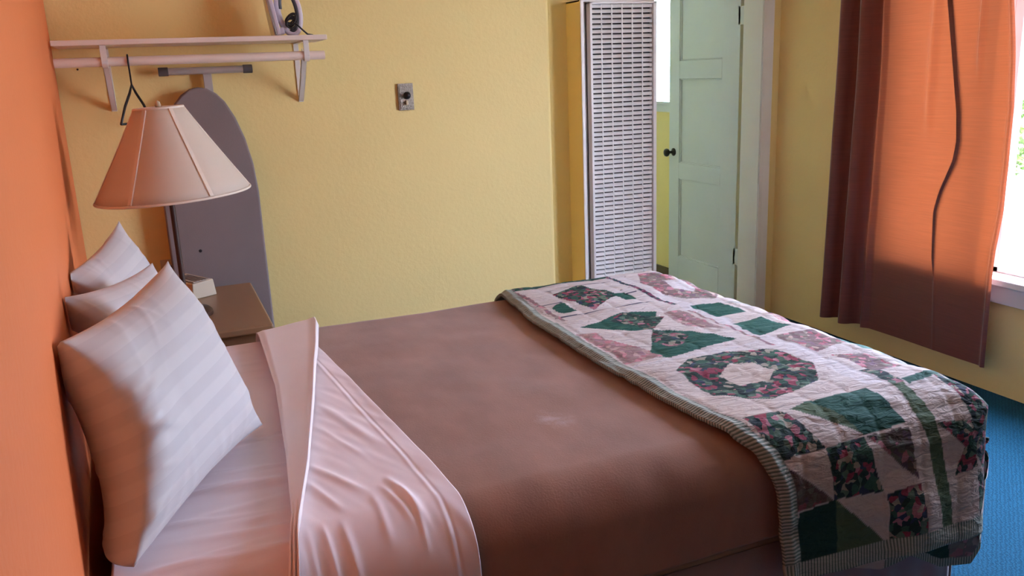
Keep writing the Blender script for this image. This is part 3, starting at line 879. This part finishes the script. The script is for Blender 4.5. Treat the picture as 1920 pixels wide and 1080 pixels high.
# ------------------------------------------------------------------ patchwork quilt folded over the foot
QH = [(1.1, 1.085), (.662, 1.079), (.45, 1.05), (.279, 1.033), (-.09, 1.029), (-.361, 1.037), (-.576, 1.047), (-.66, 1.058), (-.70, 1.070), (-.755, 1.105), (-.844, 1.135), (-1.0, 1.152), (-1.15, 1.158)]
CREAM = (.50, .415, .36); WHITE = (.54, .495, .49); GRN = (.022, .085, .062); DGRN = (.018, .050, .036); OLIV = (.075, .115, .06)
DKF = (.03, .05, .04); BRF = (.17, .10, .085); PKF = (.50, .28, .28); NAVY = (.03, .035, .07); GRY = (.36, .36, .33); LGRN = (.10, .22, .19)
PATS = [  # polygon, colour, floral print amount
 # bands and sashing
 ([(1.50, -.64), (1.56, -.64), (1.56, .80), (1.50, .80)], WHITE, 0),
 ([(1.492, .18), (1.508, .18), (1.508, .66), (1.492, .66)], NAVY, .7),
 ([(1.50, -.30), (1.51, -.30), (1.51, .12), (1.50, .12)], PKF, .8),
 ([(1.085, -.25), (1.49, -.25), (1.49, -.235), (1.085, -.235)], WHITE, 0),
 # near side star block (three by three patches)
 ([(1.115, -.663), (1.221, -.665), (1.275, -.775), (1.152, -.775)], DKF, 1),
 ([(1.244, -.665), (1.301, -.650), (1.484, -.648), (1.515, -.764), (1.385, -.768)], GRN, 0),
 ([(1.244, -.665), (1.311, -.650), (1.385, -.768), (1.33, -.73)], OLIV, 0),
 ([(1.158, -.780), (1.275, -.775), (1.294, -.895)], CREAM, 0),
 ([(1.160, -.790), (1.160, -.905), (1.290, -.897)], BRF, .55),
 ([(1.275, -.775), (1.385, -.772), (1.437, -.908), (1.294, -.897)], DKF, 1),
 ([(1.392, -.770), (1.515, -.775), (1.535, -.899)], BRF, .75),
 ([(1.189, -.908), (1.297, -.899), (1.303, -1.06), (1.189, -1.06)], DGRN, 0),
 ([(1.297, -.899), (1.455, -1.035), (1.46, -1.06), (1.303, -1.06)], OLIV, 0),
 ([(1.299, -.899), (1.440, -.914), (1.457, -1.034)], CREAM, 0),
 ([(1.445, -.916), (1.538, -.907), (1.562, -1.05), (1.457, -1.045)], DKF, 1),
 # green sash
 ([(1.566, -.60), (1.590, -.60), (1.590, -.70), (1.652, -1.06), (1.615, -1.06), (1.552, -.74)], OLIV, 0),
 ([(1.560, -.55), (1.600, -.55), (1.596, -.66), (1.560, -.66)], DKF, .9),
 # corner star block
 ([(1.605, -.785), (1.715, -.795), (1.735, -.905), (1.655, -.915), (1.69, -.86)], DKF, .9),
 ([(1.715, -.70), (1.90, -.70), (1.90, -.99), (1.81, -.965), (1.712, -.86)], DKF, .8),
 ([(1.735, -.91), (1.812, -.965), (1.748, -1.02)], DKF, .8),
 ([(1.690, -.655), (1.90, -.650), (1.90, -.72), (1.715, -.79)], DKF, .9),
 ([(1.645, -1.025), (1.95, -1.035), (1.95, -1.10), (1.65, -1.06)], OLIV, 0),
 ([(1.60, -.645), (1.78, -.625), (1.78, -.648), (1.60, -.668)], GRN, 0),
 # wreath block
 ([(1.155, -.34), (1.235, -.275), (1.36, -.262), (1.474, -.325), (1.497, -.45), (1.43, -.55), (1.25, -.602), (1.15, -.51)], DKF, 1),
 ([(1.235, -.41), (1.30, -.365), (1.37, -.385), (1.385, -.445), (1.33, -.495), (1.245, -.485)], CREAM, 0),
 # pinwheel block
 ([(1.118, .135), (1.307, .190), (1.41, .159), (1.300, -.006)], GRN, 0),
 ([(1.24, .16), (1.31, .185), (1.40, .10), (1.30, .0)], DKF, .8),
 ([(1.159, -.20), (1.297, -.006), (1.371, -.049), (1.46, -.19), (1.214, -.233)], GRN, 0),
 ([(1.23, -.10), (1.297, -.01), (1.36, -.10), (1.27, -.18)], DKF, .8),
 ([(1.085, .08), (1.13, .06), (1.20, -.215), (1.085, -.215)], PKF, .6),
 ([(1.42, .14), (1.485, .14), (1.485, -.10), (1.40, -.02)], PKF, .7),
 # plaid basket block
 ([(1.10, .255), (1.47, .255), (1.47, .262), (1.10, .262)], NAVY, 0),
 ([(1.10, .56), (1.47, .56), (1.47, .568), (1.10, .568)], NAVY, 0),
 ([(1.10, .40), (1.20, .40), (1.20, .408), (1.10, .408)], NAVY, 0),
 ([(1.40, .40), (1.48, .40), (1.48, .408), (1.40, .408)], NAVY, 0),
 ([(1.105, .20), (1.12, .20), (1.12, .66), (1.105, .66)], PKF, .8),
 ([(1.20, .50), (1.346, .57), (1.41, .40), (1.25, .28)], DKF, 1),
 ([(1.135, .36), (1.19, .40), (1.20, .30), (1.15, .29)], GRN, 0),
 ([(1.385, .42), (1.44, .42), (1.44, .33), (1.40, .33)], GRN, 0),
 ([(1.09, .64), (1.50, .64), (1.50, .68), (1.09, .68)], GRN, .4),
 # second column
 ([(1.548, .34), (1.555, .50), (1.62, .62), (1.715, .61), (1.735, .45), (1.73, .27), (1.67, .20), (1.59, .25)], PKF, .9),
 ([(1.61, .37), (1.65, .50), (1.70, .46), (1.70, .36), (1.66, .31)], WHITE, 0),
 ([(1.538, .155), (1.647, .148), (1.652, .013), (1.54, .012)], GRN, 0),
 ([(1.66, .14), (1.73, .14), (1.73, .05)], GRY, 0),
 ([(1.53, -.075), (1.656, -.055), (1.671, -.165), (1.526, -.205)], GRN, 0),
 ([(1.69, -.02), (1.76, -.06), (1.76, -.2), (1.70, -.15)], PKF, .7),
 ([(1.56, -.23), (1.70, -.23), (1.70, -.36), (1.56, -.40)], PKF, .9),
 ([(1.70, -.30), (1.76, -.40), (1.76, -.50), (1.69, -.43)], LGRN, 0),
 ([(1.58, -.43), (1.66, -.46), (1.68, -.57), (1.59, -.58)], PKF, .95),
 ([(1.70, -.47), (1.765, -.52), (1.765, -.62), (1.70, -.58)], GRY, .2),
]
def inpoly(x, y, poly):
    ins = np.zeros(x.shape, bool)
    n = len(poly)
    for i in range(n):
        x0, y0 = poly[i]; x1, y1 = poly[(i + 1) % n]
        if y0 == y1: continue
        c = ((y0 > y) != (y1 > y)) & (x < (x1 - x0) * (y - y0) / (y1 - y0) + x0)
        ins ^= c
    return ins
qt = thing('patchwork_quilt', (0, 0, 0), 'green and cream floral patchwork quilt folded over the foot of the bed', 'quilt')
NU, NV = 250, 540
SB = .045
t, v0 = np.meshgrid(np.linspace(0, 1, NU), np.linspace(0, 1, NV), indexing='ij')
XEND = 2.10
s_n = -1.065; s_f = .98
v = s_n + v0 * (s_f - s_n)
xa = interp(v, QH)
u = xa + t * (XEND - xa)
# the hem hangs a little lower towards the foot corner
sv = np.where(v < -.85, -.85 + (v + .85) * (1 + .25 * np.clip(u - 1.15, 0, .75)), v)
sv = sv
col = np.zeros((NU, NV, 3)); col[:] = CREAM
tone = .5 + .5 * vn(u * 3, v * 3)
col += (np.array(WHITE) - np.array(CREAM)) * tone[..., None]
kinds = np.zeros((NU, NV, 3))
pj = .004
pu = u + pj * vn(u * 14, v * 14); pv = v + pj * vn(u * 14 + 9, v * 14 + 5)
for poly, c, f in PATS:
    m_ = inpoly(pu, pv, poly)
    col[m_] = c; kinds[m_, 0] = f; 
foot_drop = u > 1.80
ck_ = ((np.floor(u / .12) + np.floor(v / .12)) % 2 == 0) & foot_drop
col[ck_] = GRN; kinds[ck_ & (np.floor(v / .24) % 2 == 0), 0] = 1
mb_ = (u - xa) < SB
kinds[mb_] = (0, 1, 0); col[mb_] = (.2, .2, .2)
hm = (v < s_n + SB) | (v > s_f - SB)
kinds[hm] = (0, 0, 1)
P = drape(u, sv, .050, flare=.09, xe=1.752)
wr = .0045 * vn(u * 7, v * 22) + .0045 * vn(u * 4 + v * 6, v * 9) + .0022 * vn(u * 12 + v * 30, v * 40)
# quilting lines pull the cloth down
wr -= .0016 * np.exp(-(np.abs(((u - 1.09) / .115) % 1 - .5) * 2 - 1) ** 2 / .02)
wr += .010 * smooth(.1, .5, v) * np.exp(-((u - 1.28) / .14) ** 2) * (.5 + .5 * vn(u * 9, v * 10))
hang = smooth(-.75, -1.0, v)
wr += hang * (.007 * np.sin(u * 13) + .004 * np.sin(u * 29 + 1))
lo = smooth(.06, 0, u - xa)
wr -= lo * .006
wr += .006 * np.exp(-(((u - xa) - .022) / .012) ** 2)
cr = smooth(1.76, 1.86, u) * smooth(-.66, -.78, v)
wr += cr * .010 * np.sin((u - 1.76) * 34 - v * 16)
corner = smooth(1.66, 1.74, u) * smooth(-.62, -.70, v) + smooth(1.66, 1.74, u) * smooth(.62, .70, v)
wr = wr * (1 - .85 * np.clip(corner, 0, 1)) * (1 - .5 * smooth(1.75, 1.85, u))
P = displaced(P, np.maximum(wr, -.007))
grid_mesh('quilt_top', P, M['quilt'], qt, uv=np.stack([u, v], 2), attrs={'patch': col, 'kinds': kinds}, solid=0.010)
# lower layer of the folded quilt showing under the hem
NU2, NV2 = 130, 70
t, w0 = np.meshgrid(np.linspace(0, 1, NU2), np.linspace(0, 1, NV2), indexing='ij')
u = 1.34 + t * (1.79 - 1.34)
bot = np.interp(u, [1.34, 1.38, 1.46, 1.55, 1.66, 1.76, 1.79], [-1.02, -1.075, -1.10, -1.085, -1.15, -1.165, -1.13])
v = bot + w0 * (-.94 - bot)
col = np.zeros((NU2, NV2, 3)); col[:] = CREAM; kinds = np.zeros((NU2, NV2, 3))
m_ = inpoly(u, v, [(1.585, -1.2), (1.585, -1.08), (1.62, -1.02), (1.68, -1.0), (1.69, -1.2)]); col[m_] = DGRN
m_ = inpoly(u, v, [(1.69, -1.2), (1.68, -1.0), (1.8, -1.05), (1.8, -1.2)]); col[m_] = (.25, .20, .20); kinds[m_, 0] = .5
m_ = (v - bot < .022) & (u > 1.47); kinds[m_] = (0, 0, 1)
P = drape(u, v, .030, flare=.02, foot=False)
P = displaced(P, .004 * vn(u * 9, v * 6) + .005 * np.sin(u * 22))
grid_mesh('quilt_lower_layer', P, M['quilt'], qt, uv=np.stack([u, v], 2), attrs={'patch': col, 'kinds': kinds}, solid=0.008)

# ------------------------------------------------------------------ pillows
def pillow(name, TN, TF, BF, BN, thick, label, seed, group=None):
    TN, TF, BF, BN = map(lambda p: np.array(p, float), (TN, TF, BF, BN))
    n = 90
    r = np.random.default_rng(seed)
    U, V = np.meshgrid(np.linspace(-1, 1, n), np.linspace(-1, 1, n), indexing='ij')
    # ears: edges bow in between the corners
    bow = .085
    U2 = U * (1 - bow * (1 - V ** 2) * np.abs(U) ** 3); V2 = V * (1 - bow * 1.1 * (1 - U ** 2) * np.abs(V) ** 3)
    a = ((1 - U2) / 2)[..., None]; b = ((1 + U2) / 2)[..., None]; c = ((1 - V2) / 2)[..., None]; d = ((1 + V2) / 2)[..., None]
    mid = a * c * BN + b * c * BF + b * d * TF + a * d * TN
    nv_ = np.cross((TF + BF - TN - BN), (TN + TF - BN - BF)); nv_ /= np.linalg.norm(nv_)
    if nv_[0] < 0: nv_ = -nv_
    prof = np.clip(1 - np.abs(U) ** 2.3, 0, 1) ** .62 * np.clip(1 - np.abs(V) ** 2.3, 0, 1) ** .62
    prof = prof * (1 + .12 * vn(U * 1.7 + seed, V * 1.7)) 
    mid = mid + nv_ * (.055 * smooth(-.3, -1, U) * (1 - V ** 2) ** 1.2)[..., None]
    sides = []
    for sg, k in ((1, .46), (-1, .58)):
        w = np.zeros_like(U)
        for q in range(34):   # creases running in from the seams
            e = r.integers(0, 4); p = r.uniform(-.9, .9); L = r.uniform(.25, .6); sl = r.uniform(-.5, .5); wd = r.uniform(.025, .06); am = r.uniform(.002, .0065)
            if e == 0: along, pos = 1 + U, V - p
            elif e == 1: along, pos = 1 - U, V - p
            elif e == 2: along, pos = 1 + V, U - p
            else: along, pos = 1 - V, U - p
            along = np.maximum(along, 0)
            if sg > 0 and e != 0: am *= .4
            w += am * np.exp(-((pos - sl * along) / wd) ** 2) * np.exp(-(along / L) ** 2) * smooth(0, .08, along)
        w += .003 * vn(U * 3 + 5, V * 3)
        pr = prof if sg > 0 else np.where(U < 0, np.clip(1 - np.abs(U) ** 7, 0, 1) ** .5 * np.clip(1 - np.abs(V) ** np.where(V < 0, 16, 3.5), 0, 1) ** .5, np.clip(1 - np.abs(U) ** 2.3, 0, 1) ** .55 * np.clip(1 - np.abs(V) ** 3.0, 0, 1) ** .52)
        T_ = thick * k * pr + np.minimum(w, .012) * smooth(0, .05, prof)
        sides.append(mid + sg * nv_ * T_[..., None])
    zmin = ZM + .0075
    wu = np.linalg.norm(TF - TN); hv = np.linalg.norm(TN - BN)
    allv = []; 
    me = bpy.data.meshes.new(name)
    vs = np.concatenate([s_.reshape(-1, 3) for s_ in sides])
    vs[:, 2] = np.maximum(vs[:, 2], zmin + .0)
    vs[:, 0] = np.maximum(vs[:, 0], wall_x(vs[:, 1]) + .006)
    idx = np.arange(n * n).reshape(n, n)
    q = np.stack([idx[:-1, :-1].ravel(), idx[1:, :-1].ravel(), idx[1:, 1:].ravel(), idx[:-1, 1:].ravel()], 1)
    faces = np.concatenate([q, q[:, ::-1] + n * n])
    me.from_pydata(vs.tolist(), [], faces.tolist())
    fl = np.zeros((2 * n * n, 3), np.float32)
    fl[:, 0] = np.tile((U * wu / 2).ravel(), 2); fl[:, 1] = np.tile((V * hv / 2).ravel(), 2) + 5
    at = me.attributes.new('flat', 'FLOAT_VECTOR', 'POINT'); at.data.foreach_set('vector', fl.ravel())
    bm = bmesh.new(); bm.from_mesh(me)
    bmesh.ops.remove_doubles(bm, verts=bm.verts, dist=1e-5)
    bmesh.ops.recalc_face_normals(bm, faces=bm.faces)
    bm.to_mesh(me); bm.free()
    me.materials.append(M['pillow'])
    o = finish(name, me, None, smooth=True)
    return tag(o, label, 'pillow', group)
PG = 'pillows leaning on the orange wall'
pillow('pillow', (-.195, 1.61, 1.025), (-.005, 2.09, 1.055), (.15, 1.955, .665), (-.125, 1.43, .665), .19, 'large white striped pillow in front, nearest and lowest on the bed', 11, PG)
pillow('pillow', (-.240, 2.04, 1.01), (-.045, 2.43, .99), (.09, 2.33, .665), (-.10, 2.00, .665), .13, 'white pillow in the middle, tucked behind the large striped pillow', 23, PG)
pillow('pillow', (-.262, 2.40, .985), (-.124, 2.74, 1.068), (.05, 2.77, .665), (-.08, 2.45, .665), .11, 'white pillow farthest back with one pointed corner, near the lamp', 37, PG)

# ------------------------------------------------------------------ curtain
NUc, NVc = 1500, 110
a, zz = np.meshgrid(np.linspace(0, 1, NUc), np.linspace(.135, 2.285, NVc), indexing='ij')
yr = np.interp(zz, [.135, .35, .55, .65, .82, 1.0, 1.23, 1.45, 1.64, 2.14], [2.400, 2.402, 2.405, 2.400, 2.377, 2.372, 2.378, 2.40, 2.428, 2.47])
yl = np.interp(zz, [.135, .35, 1.0, 1.71, 2.14], [3.385, 3.380, 3.37, 3.355, 3.34])
yr_ = np.interp(zz, [.135, .5, .77, .86, 1.0, 1.08, 1.2, 1.66, 2.3], [2.672, 2.698, 2.712, 2.690, 2.632, 2.622, 2.634, 2.725, 2.742])
A0 = .34
cl_ = np.where(a < A0, (a / A0), (a - A0) / (1 - A0))
cl_ = np.where(a < A0, 1 - (1 - cl_) ** 1.6, cl_ ** 1.6)      # finer columns beside the pleat
y = np.where(a < A0, yr + cl_ * (yr_ - yr), yr_ + cl_ * (yl - yr_))
a = (y - yr) / (yl - yr)
cx = XF - .082
x = cx + 0 * y
# gathers at the wall side
g = smooth(.66, .74, a)
fo = np.sin((a - .66) / .34 * PI * 2 * 2.6 + .45 * np.sin(zz * 1.3) + .8)
x -= g * (.040 * np.sign(fo) * np.abs(fo) ** .7 + .022)
# soft broad panel, with one pinched ridge wandering down it
rw = np.interp(zz, [.135, .5, 1.0, 2.14], [.022, .018, .014, .022])
ra = np.interp(zz, [.135, .45, .7, 1.0, 2.14], [.004, .016, .024, .030, .034])
# a doubled-over pleat wandering down the panel
A_ = np.interp(zz, [.135, .45, .56, 1.0, 2.3], [.0002, .002, .014, .0185, .0195])
w_ = .0036
q_ = (y - yr_) / w_
y = y - A_ * np.tanh(q_) * np.exp(-(np.maximum(np.abs(y - yr_) - .03, 0) / .08) ** 2)
x -= .40 * A_ * (1 - np.tanh(q_)) * np.exp(-(np.minimum(q_ * w_, 0) / .10) ** 2) + .3 * ra * np.exp(-(q_ / 2.2) ** 2)
x -= .016 * np.exp(-((y - yr - .012) / .014) ** 2)            # rolled free edge
x -= .012 * np.exp(-((y - np.interp(zz, [1.2, 2.1], [2.56, 2.58])) / .012) ** 2) * smooth(1.3, 1.5, zz)
lowf = smooth(.55, .95, zz)
x -= (.003 + .008 * lowf) * np.sin(a * 9 + zz * 1.1) * (1 - g) + .006 * lowf * vn(a * 5, zz * 2)
x -= .012 * np.exp(-((y - 2.80) / .02) ** 2) * smooth(1.05, 1.3, zz)
x = np.minimum(x, XF - .060)
P = np.stack([x, y, zz], 2)
cu = thing('curtain', (0, 0, 0), 'rust brown curtain hanging at the left side of the window', 'curtain')
grid_mesh('panel', P, M['curtain'], cu)
tag(MB().tube([(XF - .085, .4, 2.30), (XF - .085, 3.5, 2.30)], .012, 12).build('curtain_rod', M['metal_dark'], None),
    'dark curtain rod above the window', 'curtain rod')

# ------------------------------------------------------------------ outdoors
struct('ground', MB().box((XF + T, -30, -.25), (60, 40, -.15)), M['concrete'])
def shrub(x, y, h_, w_, n, label):
    t_ = thing('shrub', (x, y, -.15), label, 'shrub')
    MB().tube([(0, 0, 0), (.03, .02, h_ * .5), (0, .05, h_ * .8)], [.04, .03, .015], 8).build('stem', M['bark'], t_)
    mb = MB(); r = np.random.default_rng(int(x * 10))
    for i in range(n):
        d = r.normal(size=3); d /= np.linalg.norm(d); rad = r.uniform(.4, 1) ** .5
        c = Vector((d[0] * w_ * rad, d[1] * w_ * rad, h_ * .55 + d[2] * h_ * .45 * rad))
        e1 = Vector(r.normal(size=3)).normalized() * .07; e2 = e1.orthogonal().normalized() * .03
        mb.add([c - e1, c + e2, c + e1, c - e2], [(0, 1, 2, 3)])
    mb.build('foliage', M['leaf'], t_)
shrub(9.0, 6.9, 1.75, .55, 2600, 'green shrub standing outside beyond the window')

# ------------------------------------------------------------------ light
w = bpy.data.worlds.new('sky'); sc.world = w; w.use_nodes = True
nt = w.node_tree; bg = nt.nodes['Background']
tc = N(nt, 'ShaderNodeTexCoord'); sp = N(nt, 'ShaderNodeSeparateXYZ'); nt.links.new(tc.outputs['Generated'], sp.inputs[0])
rp = N(nt, 'ShaderNodeValToRGB')
rp.color_ramp.elements[0].position = 0.0; rp.color_ramp.elements[0].color = (.82, .83, .93, 1)
rp.color_ramp.elements[1].position = 0.45; rp.color_ramp.elements[1].color = (1.25, 1.38, 2.05, 1)
nt.links.new(sp.outputs['Z'], rp.inputs['Fac']); nt.links.new(rp.outputs['Color'], bg.inputs['Color'])
bg.inputs['Strength'].default_value = 3.2

sun = bpy.data.lights.new('sun', 'SUN'); sun.energy = 4.2; sun.angle = math.radians(0.6); sun.color = (1, .94, .85)
so = bpy.data.objects.new('sun', sun); COL.objects.link(so)
el, az = math.radians(24), math.radians(66)
dv = Vector((-math.cos(el) * math.cos(az), -math.cos(el) * math.sin(az), -math.sin(el)))
so.rotation_euler = dv.to_track_quat('-Z', 'Y').to_euler(); so.location = (8, 9, 8)
def portal(name, y0, y1, z0, z1):
    l = bpy.data.lights.new(name, 'AREA'); l.shape = 'RECTANGLE'; l.size = y1 - y0; l.size_y = z1 - z0
    l.cycles.is_portal = True
    o = bpy.data.objects.new(name, l); COL.objects.link(o)
    o.location = (XF + T + .02, (y0 + y1) / 2, (z0 + z1) / 2)
    o.rotation_euler = Vector((-1, 0, 0)).to_track_quat('-Z', 'Z').to_euler()
portal('window_portal', WY0, WY1, WZ0, WZ1)
portal('bath_portal', BW0, BW1, BZ0, BZ1)

# ------------------------------------------------------------------ camera
yaw, pit, rol = math.radians(22.25), math.radians(14.367), math.radians(-2.417)
f = Vector((math.sin(yaw) * math.cos(pit), math.cos(yaw) * math.cos(pit), -math.sin(pit)))
r = Vector((math.cos(yaw), -math.sin(yaw), 0)); up = r.cross(f)
r2 = r * math.cos(rol) + up * math.sin(rol); u2 = up * math.cos(rol) - r * math.sin(rol)
cam = bpy.data.cameras.new('camera'); co = bpy.data.objects.new('camera', cam); COL.objects.link(co)
mw = Matrix((r2, u2, -f)).transposed().to_4x4(); mw.translation = (0, 0, 1.45)
co.matrix_world = mw
cam.sensor_width = 36; cam.lens = 1590 / 1920 * 36; cam.clip_start = 0.02
sc.camera = co

vs_ = sc.view_settings
vs_.view_transform = 'Standard'; vs_.look = 'None'; vs_.gamma = 1; vs_.use_curve_mapping = False
vs_.exposure = 2.82
sc.cycles.max_bounces = 14; sc.cycles.diffuse_bounces = 8; sc.cycles.transparent_max_bounces = 12
